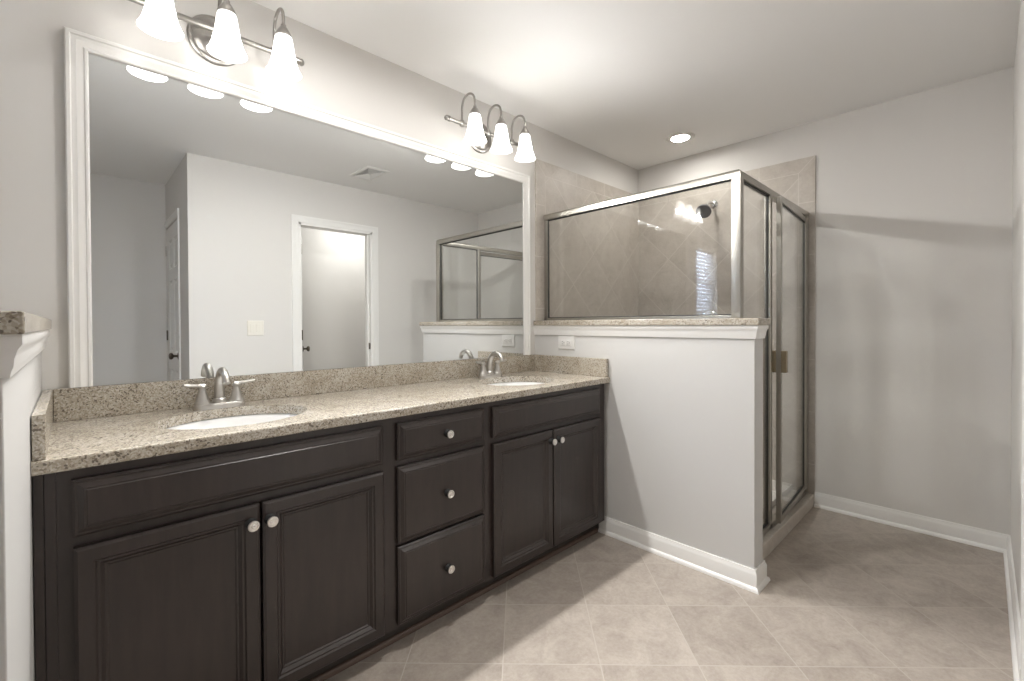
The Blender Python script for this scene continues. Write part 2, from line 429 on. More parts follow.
def door_leaf(name, label, hinge, direction, normal, width, height, knob_side=1, knob_z=0.93, arch=False):
    """six-panel leaf; hinge (x,y), direction unit vector along the leaf, normal = face shown"""
    d = Vector((*direction, 0)).normalized(); nrm = Vector((*normal, 0)).normalized(); h0 = Vector((*hinge, 0.008))
    o = empty(name, h0, label, 'door')
    th = 0.035
    to = lambda u, dep, z: tuple(h0+d*u+nrm*dep+Vector((0, 0, z)))
    bm = BM()
    cs = [0, 0.105, width/2-0.045, width/2+0.045, width-0.105, width]
    rs = [0, 0.2, 0.78, 0.93, 1.55, 1.65, height-0.12, height]
    for side, dep in ((1, th/2), (-1, -th/2)):
        for i in range(len(cs)-1):
            for j in range(len(rs)-1):
                u0, u1, z0, z1 = cs[i], cs[i+1], rs[j], rs[j+1]
                panel = i in (1, 3) and j in (1, 3, 5)
                loops = [(0, dep)] if not panel else [(0, dep), (0.012, dep-side*0.009), (0.022, dep-side*0.009), (0.04, dep-side*0.003)]
                prev = None
                for ins, dd in loops:
                    ring = [bm.verts.new(to(u, dd, z)) for u, z in ((u0+ins, z0+ins), (u1-ins, z0+ins), (u1-ins, z1-ins), (u0+ins, z1-ins))]
                    if prev:
                        for k in range(4): bm.faces.new((prev[k], prev[(k+1) % 4], ring[(k+1) % 4], ring[k]))
                    prev = ring
                bm.faces.new(prev)
    cor = lambda u, z: [bm.verts.new(to(u, s*th/2, z)) for s in (1, -1)]
    a, b, c_, e = cor(0, 0), cor(width, 0), cor(width, height), cor(0, height)
    for p, q_ in ((a, b), (b, c_), (c_, e), (e, a)): bm.faces.new((p[0], q_[0], q_[1], p[1]))
    bmesh.ops.remove_doubles(bm, verts=bm.verts, dist=0.0004)
    obj('leaf', bm, M_DOOR, o)
    # knob on both sides
    for s in (1, -1):
        bm = BM(); kz = knob_z; base = h0+d*(width-0.065)+nrm*(s*th/2)+Vector((0, 0, kz))
        lathe(bm, [(0.030, 0), (0.030, 0.004), (0.024, 0.008), (0.010, 0.011), (0.009, 0.03), (0.013, 0.036), (0.024, 0.042), (0.028, 0.052), (0.024, 0.062), (0.012, 0.067)], (0, 0, 0), 'Z', 20)
        rot = Vector((0, 0, 1)).rotation_difference(nrm*s).to_matrix()
        bmesh.ops.rotate(bm, cent=(0, 0, 0), matrix=rot, verts=bm.verts); bmesh.ops.translate(bm, vec=base, verts=bm.verts)
        tag(obj('knob', bm, M_BRONZE, o, smooth=40), 'dark bronze round knob')
    for z in (0.25, 1.07, 1.83):
        bm = BM(); tube(bm, [h0+nrm*(th/2+0.004)+Vector((0, 0, z-0.045)), h0+nrm*(th/2+0.004)+Vector((0, 0, z+0.045))], 0.007, 10)
        obj('hinge', bm, M_NICKEL if z > 1.5 else M_BRONZE, o, smooth=40)
    return o

toR = lambda u, z, h: (u, -D+h, z)
casing('trim_3', DX0, DX1, DZ, toR)
bm = BM()      # jamb lining
for x in (DX0, DX1-0.018): box(bm, x, x+0.018, -D-T-0.001, -D+0.001, 0, DZ)
box(bm, DX0, DX1, -D-T-0.001, -D+0.001, DZ-0.018, DZ); box(bm, DX1-0.03, DX1-0.018, -D-0.075, -D-0.045, 0, DZ-0.018)
struct('trim_4', bm, M_TRIM)
bm = BM(); box(bm, DX1-0.020, DX1-0.017, -D-0.045, -D-0.012, 0.93, 0.99)
tag(obj('strike_plate', bm, M_BRONZE, origin=(DX1-0.018, -D-0.03, 0.96)), 'small dark strike plate on the right jamb of the doorway seen in the mirror', 'strike plate')
ang = math.radians(-70)
door_leaf('closet_door', 'white panelled door standing open inside the doorway seen in the mirror', (DX0+0.04, -D-T-0.005), (math.cos(ang), math.sin(ang)), (-math.sin(ang), math.cos(ang)), 0.63, 2.02, knob_z=0.92)
toA = lambda u, z, h: (XK-h, u, z)
struct('trim_5', sweep(BM(), [(AY0, 0), (AY0, 2.04), (AY1, 2.04)], [(-o, h) for o, h in CASE], toA), M_TRIM, smooth=35)
door_leaf('alcove_door', 'white closed panelled door at the left of the mirror reflection', (XK+0.022, AY1+0.004), (0, 1), (-1, 0), abs(AY1-AY0)-0.008, 2.025, knob_z=0.91)

# window in the mirror wall over the tub (seen only as a reflection in the shower glass)
wn = empty('window_1', ((WX0+WX1)/2, 0.06, WZ0), 'small window', 'window'); del wn['label'], wn['category']; wn['kind'] = 'structure'
bm = BM()
for x0, x1, z0, z1 in ((WX0, WX0+0.04, WZ0, WZ1), (WX1-0.04, WX1, WZ0, WZ1), (WX0, WX1, WZ0, WZ0+0.04), (WX0, WX1, WZ1-0.04, WZ1), (WX0, WX1, (WZ0+WZ1)/2-0.015, (WZ0+WZ1)/2+0.015)):
    box(bm, x0, x1, 0.06, 0.10, z0, z1)
obj('window_frame', bm, M_TRIM, wn)
obj('pane', box(BM(), WX0+0.03, WX1-0.03, 0.078, 0.082, WZ0+0.03, WZ1-0.03), M_PANE, wn)
obj('sill', box(BM(), WX0-0.03, WX1+0.03, -0.03, 0.06, WZ0-0.022, WZ0, 0.003), M_TRIM, wn)
bl = empty('window_blind', ((WX0+WX1)/2, 0.03, WZ1), 'white slatted blind over the window reflected in the shower glass', 'blind')
obj('headrail', box(BM(), WX0+0.005, WX1-0.005, 0.01, 0.05, WZ1-0.04, WZ1), M_BLIND, bl)
bm = BM(); z = WZ0+0.035
while z < WZ1-0.05:
    r = bmesh.ops.create_cube(bm, size=1); bmesh.ops.scale(bm, vec=(WX1-WX0-0.02, 0.042, 0.0015), verts=r['verts'])
    bmesh.ops.rotate(bm, cent=(0, 0, 0), matrix=Matrix.Rotation(math.radians(58), 3, 'X'), verts=r['verts'])
    bmesh.ops.translate(bm, vec=((WX0+WX1)/2, 0.03, z), verts=r['verts']); z += 0.038
obj('slats', bm, M_BLIND, bl)
obj('bottom_rail', box(BM(), WX0+0.01, WX1-0.01, 0.015, 0.045, WZ0+0.004, WZ0+0.02, 0.003), M_BLIND, bl)

# ---------------------------------------------------------------- granite ledge tops
OC = 0.023
tag(obj('ledge_top', box(BM(), XP-OC, XP+PW+OC, YP-OC, -TT, ZCAP-TCAP, ZCAP), M_GRANITE_CAP, origin=(XP+PW/2, -0.65, ZCAP-TCAP), bevel=0.003),
    'long speckled granite ledge on top of the half wall below the shower glass', 'ledge')
tag(obj('ledge_top', box(BM(), X0-PW-OC, X0+OC, Y0L-0.04, -0.001, ZCAP-TCAP, ZCAP), M_GRANITE_CAP, origin=(X0-PW/2, -0.5, ZCAP-TCAP), bevel=0.003),
    'granite ledge end on the white half wall at the left edge of the photo', 'ledge')

# ---------------------------------------------------------------- vanity cabinets
YF = -0.545                    # face frame
CAB0, CAB1, CAB2, CAB3 = 0.121, 0.985, 1.440, 2.316
ZBOT, ZTOP = 0.078, ZC-0.033
DRAWER = [(0, 0), (0, 0.013), (0.005, 0.0165), (0.009, 0.0165), (0.020, 0.0235), (0.024, 0.0235), (0.026, 0.0255)]
DOORL = [(0, 0), (0, 0.016), (0.007, 0.0205), (0.036, 0.021), (0.040, 0.0165), (0.045, 0.0165), (0.053, 0.009), (0.057, 0.009), (0.061, 0.006)]
def knob(x, z, parent):
    bm = BM(); yb = YF-0.0200
    lathe(bm, [(0.0155, 0), (0.0155, 0.006), (0.0135, 0.010), (0.0125, 0.0235)], (x, yb, z), 'Y', 24)
    tag(obj('knob_base', bm, M_DARK, parent, smooth=45), 'black knob base')
    bm = BM()
    lathe(bm, [(0.010, 0.022), (0.0145, 0.0245), (0.0153, 0.027), (0.0145, 0.0295), (0.0115, 0.030), (0.0100, 0.0275), (0.0065, 0.0275), (0.0050, 0.0300), (0.0022, 0.0302), (0.0020, 0.0290), (0.0008, 0.0290)], (x, yb, z), 'Y', 24)
    return tag(obj('knob', bm, M_KNOB, parent, smooth=45), 'round satin nickel knob')
def front(name, x0, x1, z0, z1, loops, parent): return obj(name, nested(BM(), x0, x1, z0, z1, loops, YF), M_CAB, parent, smooth=25)
def carcass(x0, x1, parent, stiles, rails):
    bm = BM()
    yb = -0.002
    box(bm, x0, x0+0.016, YF+0.019, yb, ZBOT, ZTOP); box(bm, x1-0.016, x1, YF+0.019, yb, ZBOT, ZTOP)
    box(bm, x0+0.016, x1-0.016, YF+0.019, yb, ZBOT, ZBOT+0.016)
    obj('body', bm, M_CAB, parent)
    bm = BM()
    for a, b in stiles: box(bm, a, b, YF, YF+0.019, ZBOT, ZTOP)
    for a, b, z0, z1 in rails: box(bm, a, b, YF, YF+0.019, z0, z1)
    box(bm, x0+0.016, x1-0.016, YF+0.012, YF+0.019, ZBOT+0.016, ZTOP)     # dark backing behind the gaps
    obj('face_frame', bm, M_CAB, parent)
# sink base by the left half wall
c1 = empty('vanity_cabinet', ((CAB0+CAB1)/2, -0.27, 0), 'dark espresso sink cabinet with two doors beside the left half wall', 'cabinet', 'vanity cabinets')
carcass(CAB0, CAB1, c1, [(CAB0, 0.137), (0.139, 0.157), (0.1575, 0.197), (0.946, CAB1)], [(0.197, 0.946, ZTOP-0.028, ZTOP), (0.197, 0.946, 0.655, 0.69), (0.197, 0.946, ZBOT, ZBOT+0.03)])
front('false_drawer', 0.183, 0.958, 0.683, 0.815, DRAWER, c1)
dl = front('door', 0.184, 0.569, 0.088, 0.657, DOORL, c1); knob(0.546, 0.607, dl)
dr = front('door', 0.577, 0.960, 0.088, 0.657, DOORL, c1); knob(0.595, 0.605, dr)
# drawer stack
c2 = empty('drawer_cabinet', ((CAB1+CAB2)/2, -0.27, 0), 'dark espresso stack of three drawers between the two sink cabinets', 'cabinet', 'vanity cabinets')
carcass(CAB1, CAB2, c2, [(CAB1, 1.03), (1.40, CAB2)], [(1.03, 1.40, ZTOP-0.028, ZTOP), (1.03, 1.40, 0.655, 0.69), (1.03, 1.40, 0.37, 0.39), (1.03, 1.40, ZBOT, ZBOT+0.03)])
for z0, z1, kz in ((0.683, 0.816, 0.748), (0.384, 0.660, 0.519), (0.094, 0.374, 0.230)):
    f_ = front('drawer', 1.014, 1.418, z0, z1, DRAWER, c2); knob(1.222, kz, f_)
# sink base by the shower wall
c3 = empty('vanity_cabinet', ((CAB2+CAB3)/2, -0.27, 0), 'dark espresso sink cabinet with two doors beside the shower half wall', 'cabinet', 'vanity cabinets')
carcass(CAB2, CAB3, c3, [(CAB2, 1.485), (2.225, 2.30)], [(1.485, 2.225, ZTOP-0.028, ZTOP), (1.485, 2.225, 0.655, 0.69), (1.485, 2.225, ZBOT, ZBOT+0.03)])
front('false_drawer', 1.467, 2.243, 0.683, 0.815, DRAWER, c3)
dl = front('door', 1.468, 1.848, 0.088, 0.657, DOORL, c3); knob(1.828, 0.607, dl)
dr = front('door', 1.855, 2.245, 0.088, 0.657, DOORL, c3); knob(1.884, 0.607, dr)
struct('trim_6', box(BM(), CAB0, XP-0.002, -0.492, -0.478, 0, ZBOT), M_TOE)
bm = sweep(BM(), [(XP-0.026, -0.492), (CAB0, -0.492)], [(0, 0), (0.013, 0), (0.012, 0.008), (0.008, 0.015), (0.003, 0.019), (0, 0.019)], flat)
struct('trim_7', bm, M_SHOE, smooth=40)

# ---------------------------------------------------------------- countertop with two sink cut-outs
SINKS = [(0.572, -0.304), (1.858, -0.304)]
SA, SB = 0.214, 0.182
def countertop():
    x0, x1, y0, y1, zt, tk = X0+0.001, XP-0.001, -0.569, -0.001, ZC, 0.032
    bm = BM(); r = 0.005
    edges = []
    def loop(pts):
        vs = [bm.verts.new(p) for p in pts]
        es = [bm.edges.new((vs[k], vs[(k+1) % len(vs)])) for k in range(len(vs))]
        edges.extend(es); return vs
    loop([(x0, y0+r, zt), (x1, y0+r, zt), (x1, y1, zt), (x0, y1, zt)])
    hs = []
    for cx, cy in SINKS:
        hs.append(loop([(cx+SA*math.cos(a), cy+SB*math.sin(a), zt) for a in [2*PI*k/64 for k in range(64)]]))
    bmesh.ops.triangle_fill(bm, use_beauty=True, use_dissolve=False, edges=edges)
    top = list(bm.faces)
    for h in hs:                                      # polished cut-out edges
        low = [bm.verts.new((v.co.x, v.co.y, zt-tk)) for v in h]
        for k in range(64): bm.faces.new((h[k], h[(k+1) % 64], low[(k+1) % 64], low[k]))
    pr = [(y0+r, zt), (y0+0.0015, zt-0.0015), (y0, zt-r), (y0, zt-tk+r), (y0+0.0015, zt-tk+0.0015), (y0+r, zt-tk), (-0.53, zt-tk)]
    a = [bm.verts.new((x0, y, z)) for y, z in pr]; b = [bm.verts.new((x1, y, z)) for y, z in pr]
    for k in range(len(pr)-1): bm.faces.new((a[k], b[k], b[k+1], a[k+1]))
    bm.faces.new(a+[bm.verts.new((x0, y1, zt-tk)), bm.verts.new((x0, y1, zt))]); bm.faces.new(b+[bm.verts.new((x1, y1, zt-tk)), bm.verts.new((x1, y1, zt))])
    bmesh.ops.remove_doubles(bm, verts=bm.verts, dist=0.0002)
    return bm
ct = obj('countertop', countertop(), M_GRANITE, origin=(1.2, -0.28, ZC-0.032))
tag(ct, 'long polished beige speckled granite countertop with two oval sinks', 'countertop')
ROOT0 = ct
tag(obj('backsplash', box(BM(), X0+0.0245, XP-0.0245, -0.022, -0.002, ZC, ZB), M_GRANITE, origin=(1.22, -0.012, ZC), bevel=0.002), 'long low granite backsplash strip under the mirror', 'backsplash')
tag(obj('side_splash', box(BM(), X0+0.002, X0+0.024, -0.562, -0.002, ZC, ZB), M_GRANITE, origin=(X0+0.013, -0.28, ZC), bevel=0.002), 'short granite side splash against the left half wall', 'backsplash')
tag(obj('side_splash', box(BM(), XP-0.024, XP-0.002, -0.562, -0.002, ZC, ZB), M_GRANITE, origin=(XP-0.013, -0.28, ZC), bevel=0.002), 'short granite side splash against the shower half wall under the outlet', 'backsplash')

# sinks
def sink(cx, cy, label):
    o = empty('sink', (cx, cy, ZC-0.17), label, 'sink', 'vanity sinks')
    bm = BM(); prof = [(1.10, -0.0335), (1.10, -0.040), (1.02, -0.041)]
    outer = [(1.10, -0.034), (1.015, -0.034), (0.985, -0.045), (0.95, -0.07), (0.88, -0.105), (0.74, -0.138), (0.50, -0.158), (0.22, -0.166), (0.11, -0.168)]
    inner = [(0.11, -0.178), (0.52, -0.170), (0.80, -0.150), (0.96, -0.110), (1.03, -0.06), (1.10, -0.045)]
    rings = []
    for s, h in outer+inner:
        rings.append([bm.verts.new((cx+SA*s*math.cos(a), cy+SB*s*math.sin(a), ZC+h)) for a in [2*PI*k/56 for k in range(56)]])
    for a, b in zip(rings, rings[1:]+rings[:1]):
        for k in range(56): bm.faces.new((a[k], a[(k+1) % 56], b[(k+1) % 56], b[k]))
    obj('basin', bm, M_PORC, o, smooth=50)
    bm = BM(); lathe(bm, [(0.010, -0.182), (0.0225, -0.182), (0.0225, -0.1665), (0.019, -0.1645), (0.016, -0.166), (0.004, -0.165)], (cx, cy, ZC), 'Z', 24)
    tag(obj('drain', bm, M_CHROME, o, smooth=40), 'chrome drain')
    bm = BM()
    return o
sink(*SINKS[0], 'white oval undermount sink nearer the left half wall')
sink(*SINKS[1], 'white oval undermount sink nearer the shower half wall')

# faucets (centre-set, two levers)
def faucet(x, y, label):
    z = ZC; o = empty('faucet', (x, y, z), label, 'faucet', 'vanity faucets')
    bm = BM()          # base plate: rounded bar with two raised ends
    prof = [(1, 0), (1, 0.010), (0.97, 0.015), (0.88, 0.019), (0.70, 0.0205)]
    rings = []
    for s, h in prof:
        ring = []
        for k in range(48):
            a = 2*PI*k/48; c, sn = math.cos(a), math.sin(a); ex = 0.052 if c > 0 else -0.052
            rad = 0.0275-(1-s)*0.0275
            ring.append(bm.verts.new((x+ex+rad*c, y+rad*sn, z+h)))
        rings.append(ring)
    for a, b in zip(rings, rings[1:]):
        for k in range(48): bm.faces.new((a[k], a[(k+1) % 48], b[(k+1) % 48], b[k]))
    bm.faces.new(rings[0][::-1]); bm.faces.new(rings[-1])
    obj('base_plate', bm, M_NICKEL, o, smooth=40)
    bm = BM()
    pts = smooth_path([(x, y+0.004, z+0.015), (x, y+0.007, z+0.050), (x, y+0.002, z+0.092), (x, y-0.018, z+0.124), (x, y-0.050, z+0.135), (x, y-0.084, z+0.122), (x, y-0.100, z+0.094)], 7)
    tube(bm, pts, [0.0185, 0.0165, 0.0150, 0.0140, 0.0130, 0.0120, 0.0125], 18)
    lathe(bm, [(0.023, 0.018), (0.0225, 0.026), (0.019, 0.034), (0.016, 0.036)], (x, y+0.004, z), 'Z', 24)
    obj('spout', bm, M_NICKEL, o, smooth=50)
    for s in (-1, 1):
        bm = BM(); hx = x+s*0.0525
        lathe(bm, [(0.0245, 0.018), (0.0250, 0.022), (0.0225, 0.026), (0.0195, 0.034), (0.0155, 0.050), (0.0115, 0.064), (0.0100, 0.071), (0.0145, 0.075), (0.0145, 0.080), (0.010, 0.086), (0.004, 0.0885)], (hx, y, z), 'Z', 24)
        hd = obj('handle', bm, M_NICKEL, o, smooth=45)
        bm = BM()
        pts = smooth_path([(hx-s*0.006, y, z+0.082), (hx+s*0.018, y-0.004, z+0.085), (hx+s*0.038, y-0.009, z+0.087), (hx+s*0.058, y-0.014, z+0.091)], 6)
        tube(bm, pts, [0.010, 0.0085, 0.0105, 0.0115, 0.007], 14, [0.9, 0.7, 0.6, 0.55, 0.6])
        obj('lever', bm, M_NICKEL, hd, smooth=50)
    bm = BM(); tube(bm, [(x, y+0.024, z+0.015), (x, y+0.024, z+0.062)], 0.003, 8); lathe(bm, [(0.003, 0.060), (0.006, 0.063), (0.006, 0.070), (0.002, 0.073)], (x, y+0.024, z), 'Z', 14)
    obj('lift_rod', bm, M_NICKEL, o, smooth=50)
    return o
faucet(0.568, -0.092, 'brushed nickel two lever faucet at the sink nearer the left half wall')
faucet(1.860, -0.094, 'brushed nickel two lever faucet at the sink nearer the shower half wall')

# ---------------------------------------------------------------- wall mirror
MX0, MX1, MZ1 = 0.178, 2.266, 2.096
mr = empty('wall_mirror_framed', ((MX0+MX1)/2, 0, ZB), 'wide white framed mirror filling the wall above the granite backsplash', 'mirror'); mr.name = 'framed_mirror'
obj('mirror_glass', box(BM(), MX0+0.03, MX1-0.03, -0.010, -0.004, ZB+0.001, MZ1-0.03), M_MIRROR, mr)
FR = [(0, 0.001), (0, 0.020), (0.004, 0.023), (0.012, 0.023), (0.015, 0.0195), (0.021, 0.0195), (0.027, 0.0215), (0.034, 0.019), (0.040, 0.0155), (0.044, 0.0155), (0.047, 0.018), (0.052, 0.0175), (0.056, 0.014), (0.057, 0.001)]
toM = lambda u, v, h: (u, -h, v)
obj('frame', sweep(BM(), [(MX0, ZB+0.001), (MX0, MZ1), (MX1, MZ1), (MX1, ZB+0.001)], [(-o, h) for o, h in FR], toM), M_TRIM, mr, smooth=35)

# ---------------------------------------------------------------- vanity lights
def bar_light(xc, label):
    zb, yb = 2.230, -0.078
    o = empty('vanity_light', (xc, 0, 2.230), label, 'wall light', 'vanity lights')
    bm = BM(); lathe(bm, [(0.088, 0.001), (0.088, 0.006), (0.082, 0.010), (0.074, 0.011), (0.070, 0.015), (0.040, 0.023), (0.020, 0.027), (0.016, 0.030), (0.016, 0.064)], (xc, 0, zb), 'Y', 40)
    obj('back_plate', bm, M_FIXTURE, o, smooth=35)
    bm = BM(); tube(bm, [(xc-0.262, yb, zb), (xc+0.262, yb, zb)], 0.0105, 16)
    obj('bar', bm, M_FIXTURE, o, smooth=50)
    for s in (-1, 1):
        bm = BM(); lathe(bm, [(0.0105, 0), (0.0145, 0.002), (0.0145, 0.010), (0.010, 0.012), (0.010, 0.016), (0.0135, 0.019), (0.0135, 0.025), (0.008, 0.031), (0.002, 0.033)], (0, 0, 0), 'X', 18)
        if s > 0: bmesh.ops.rotate(bm, cent=(0, 0, 0), matrix=Matrix.Rotation(PI, 3, 'Z'), verts=bm.verts)
        bmesh.ops.translate(bm, vec=(xc+s*0.262, yb, zb), verts=bm.verts)
        obj('finial', bm, M_FIXTURE, o, smooth=45)
    for k in (-1, 0, 1):
        x = xc+k*0.183; ys = -0.185
        bm = BM()
        lathe(bm, [(0.0125, -0.014), (0.0145, -0.006), (0.0145, 0.006), (0.0125, 0.014)], (x, yb, zb), 'Z', 18)
        pts = smooth_path([(x, yb, zb+0.004), (x, yb, zb+0.060), (x, yb-0.002, zb+0.090), (x, yb-0.018, zb+0.122), (x, (yb+ys)/2, zb+0.135), (x, ys+0.018, zb+0.121), (x, ys+0.002, zb+0.090), (x, ys, zb+0.048)], 6)
        tube(bm, pts, 0.0058, 12)
        arm = obj('arm', bm, M_FIXTURE, o, smooth=50)
        bm = BM(); lathe(bm, [(0.007, 0.058), (0.0095, 0.054), (0.0095, 0.048), (0.014, 0.043), (0.023, 0.028), (0.030, 0.014), (0.0305, 0.008), (0.027, 0.008)], (x, ys, zb), 'Z', 24)
        obj('socket_cup', bm, M_FIXTURE, arm, smooth=40)
        bm = BM()
        out = [(0.026, 0.014), (0.029, 0.006), (0.032, -0.012), (0.0355, -0.038), (0.040, -0.066), (0.046, -0.092), (0.0535, -0.112), (0.0600, -0.124)]
        inn = [(r-0.003, h) for r, h in out[::-1]]
        lathe(bm, out+inn, (x, ys, zb), 'Z', 32, cap=False)
        obj('shade', bm, M_SHADE, o, smooth=50)
        ld = bpy.data.lights.new('bulb', 'SPOT'); ld.energy = BULB_W; ld.color = WARM; ld.shadow_soft_size = 0.03
        ld.spot_size = math.radians(172); ld.spot_blend = 1.0
        lo = bpy.data.objects.new('bulb', ld); C.objects.link(lo); lo.parent = o; lo.location = (k*0.183, ys, -0.072)
        lo.rotation_euler = Vector((0, -1, -0.3)).to_track_quat('-Z', 'Y').to_euler()
    return o
L1 = bar_light(0.583, 'nickel bar light with three glowing bell shades over the left end of the mirror')
L2 = bar_light(1.868, 'nickel bar light with three glowing bell shades over the right end of the mirror')

# ---------------------------------------------------------------- recessed light, vent, plates
def recessed(x, y, label, mat):
    rl = empty('recessed_light', (x, y, H), label, 'ceiling light', 'recessed ceiling lights')
    bm = BM(); lathe(bm, [(0.056, -0.002), (0.060, -0.0085), (0.072, -0.0095), (0.088, -0.007), (0.095, -0.001), (0.095, 0.0)], (x, y, H), 'Z', 40, cap=False)
    obj('trim_ring', bm, M_TRIM, rl, smooth=40)
    bm = BM(); lathe(bm, [(0.002, -0.0035), (0.058, -0.0035), (0.058, 0.0)], (x, y, H), 'Z', 40, cap=False)
    tag(obj('lens', bm, mat, rl), 'lit white lens')
recessed(3.2, -0.55, 'round white recessed ceiling light above the shower', M_LENS)
recessed(1.1, -0.80, 'added unseen round white recessed ceiling light over the floor in front of the vanity', M_LENS_FILL)  # out-of-view fill light, added to lift the room's brightness
vt = empty('ceiling_vent', (2.0, -1.62, H), 'white four way ceiling vent seen in the mirror', 'vent')
bm = BM(); sweep(bm, [(1.90, -1.785), (2.10, -1.785), (2.10, -1.455), (1.90, -1.455)], [(0, 0), (0, -0.004), (0.020, -0.009), (0.024, -0.009), (0.024, 0)], lambda u, v, h: (u, v, H+h), closed=True)
obj('frame', bm, M_TRIM, vt, smooth=30)
bm = BM()
for k in range(1, 6):
    t = k/6.2; hx, hy = 0.076*t+0.002, 0.141*t+0.002
    sweep(bm, [(2.0-hx, -1.62-hy), (2.0+hx, -1.62-hy), (2.0+hx, -1.62+hy), (2.0-hx, -1.62+hy)], [(0, -0.002), (-0.008, -0.010), (-0.009, -0.0095), (-0.001, -0.0015)], lambda u, v, h: (u, v, H+h), closed=True)
obj('louvers', bm, M_TRIM, vt)
obj('duct', box(BM(), 1.924, 2.076, -1.761, -1.479, H-0.0015, H-0.0005), plain('duct_grey', (0.62, 0.62, 0.62), 0.6), vt)

ot = empty('outlet', (XP, -0.262, 1.053), 'white double outlet plate on the half wall above the side splash', 'outlet')
bm = BM(); nested(bm, -0.324, -0.200, 1.013, 1.093, [(0, 0), (0, 0.003), (0.003, 0.0055), (0.006, 0.006)], 0, lambda u, d, z: (XP-d, u, z))
obj('plate', bm, M_PLAST, ot)
for cy in (-0.262-0.0205, -0.262+0.0205):
    bm = BM(); nested(bm, cy-0.0175, cy+0.0175, 1.053-0.0165, 1.053+0.0165, [(0, 0.005), (0.0, 0.0075), (0.002, 0.0085)], 0, lambda u, d, z: (XP-d, u, z))
    r_ = obj('receptacle', bm, M_PLAST, ot)
    bm = BM()
    for dz in (-0.0065, 0.0065): box(bm, XP-0.0092, XP-0.0083, cy-0.001, cy+0.008, 1.053+dz-0.0012, 1.053+dz+0.0012)
    lathe(bm, [(0.0026, 0.0083), (0.0026, 0.0092)], (XP, cy-0.008, 1.053), 'X', 10)
    obj('slots', bm, M_DARK, r_)
sw = empty('light_switch', (1.252, -D, 1.143), 'ivory double rocker light switch on the wall seen in the mirror', 'switch')
bm = BM(); nested(bm, 1.192, 1.312, 1.083, 1.203, [(0, 0), (0, 0.003), (0.003, 0.0055), (0.006, 0.006)], 0, lambda u, d, z: (u, -D+d, z))
obj('plate', bm, M_IVORY, sw)
for cx in (1.229, 1.275):
    bm = BM(); nested(bm, cx-0.0165, cx+0.0165, 1.110, 1.176, [(0, 0.004), (0, 0.0085), (0.002, 0.0095)], 0, lambda u, d, z: (u, -D+d, z))
    obj('rocker', bm, M_IVORY, sw)

# ---------------------------------------------------------------- shower
struct('trim_8', box(BM(), XP+PW, XF-TT, -1.255, -1.135, 0, 0.076, 0.006), M_TILE_CURB)
pan = BM(); box(pan, XP+PW+TT, XF-TT, -1.135, -TT, 0, 0.035); sweep(pan, [(XP+PW+TT, -1.135), (XF-TT, -1.135), (XF-TT, -TT), (XP+PW+TT, -TT)], [(0, 0.03), (0.05, 0.03), (0.02, 0.045), (0.006, 0.11), (0, 0.11)], flat, closed=True)
tag(obj('shower_pan', pan, M_PAN, origin=(3.0, -0.6, 0), smooth=30), 'pale shower pan on the floor inside the glass enclosure', 'shower pan')

GX, GY = 2.417, -1.205                # glass planes: on the half wall, and along the curb
ZH0, ZH1 = 1.838, 1.878                 # header
se = empty('shower_enclosure', (GX, GY, 0.076), 'framed clear glass shower enclosure standing on the half wall and tiled curb', 'shower enclosure')
def rail(name, p0, p1, wdt, hgt, round_top=False):
    """extruded bar between two points (level or vertical)"""
    bm = BM(); a, b = Vector(p0), Vector(p1); t = (b-a).normalized()
    up = Vector((0, 0, 1)) if abs(t.z) < 0.5 else Vector((0, 1, 0)); sd = t.cross(up)
    if round_top:
        sec = [(-0.5, -0.5), (0.5, -0.5), (0.5, 0.1), (0.42, 0.32), (0.22, 0.47), (0, 0.5), (-0.22, 0.47), (-0.42, 0.32), (-0.5, 0.1)]
    else:
        sec = [(-0.5, -0.42), (-0.42, -0.5), (0.42, -0.5), (0.5, -0.42), (0.5, 0.42), (0.42, 0.5), (-0.42, 0.5), (-0.5, 0.42)]
    r0 = [bm.verts.new(a+sd*(u*wdt)+up*(v*hgt)) for u, v in sec]; r1 = [bm.verts.new(b+sd*(u*wdt)+up*(v*hgt)) for u, v in sec]
    n = len(sec)
    for k in range(n): bm.faces.new((r0[k], r0[(k+1) % n], r1[(k+1) % n], r1[k]))
    bm.faces.new(r0[::-1]); bm.faces.new(r1)
    return obj(name, bm, M_RAIL, se, smooth=35)
zh = (ZH0+ZH1)/2
bm = BM()
sec = [(-0.018, -0.02), (0.018, -0.02), (0.018, 0.004), (0.015, 0.013), (0.008, 0.019), (0, 0.02), (-0.008, 0.019), (-0.015, 0.013), (-0.018, 0.004)]
sweep(bm, [(GX, -TT), (GX, GY), (XF-TT, GY)], [(o, zh+h) for o, h in sec], flat)
obj('header', bm, M_RAIL, se, smooth=40)
rail('wall_channel', (GX, -TT-0.013, ZCAP), (GX, -TT-0.013, ZH0), 0.024, 0.026)
rail('sill_channel', (GX, -TT, ZCAP+0.008), (GX, GY+0.02, ZCAP+0.008), 0.024, 0.016)
obj('corner_post', box(BM(), GX-0.02, GX+0.02, GY-0.02, GY+0.022, ZCAP, ZH0, 0.003), M_RAIL, se, smooth=35)
XS = 2.845                              # strike post
rail('strike_post', (XS, GY, 0.076), (XS, GY, ZH0), 0.030, 0.034)
rail('wall_jamb', (XF-TT-0.015, GY, 0.076), (XF-TT-0.015, GY, ZH0), 0.030, 0.034)
rail('curb_rail', (XP+PW, GY, 0.088), (XF-TT-0.03, GY, 0.088), 0.034, 0.024)
rail('half_wall_channel', (XP+PW+0.013, GY, 0.10), (XP+PW+0.012, GY, ZCAP-TCAP-0.001), 0.026, 0.024)
gb = box(BM(), GX-0.003, GX+0.003, GY+0.02, -TT-0.013, ZCAP+0.010, ZH0)
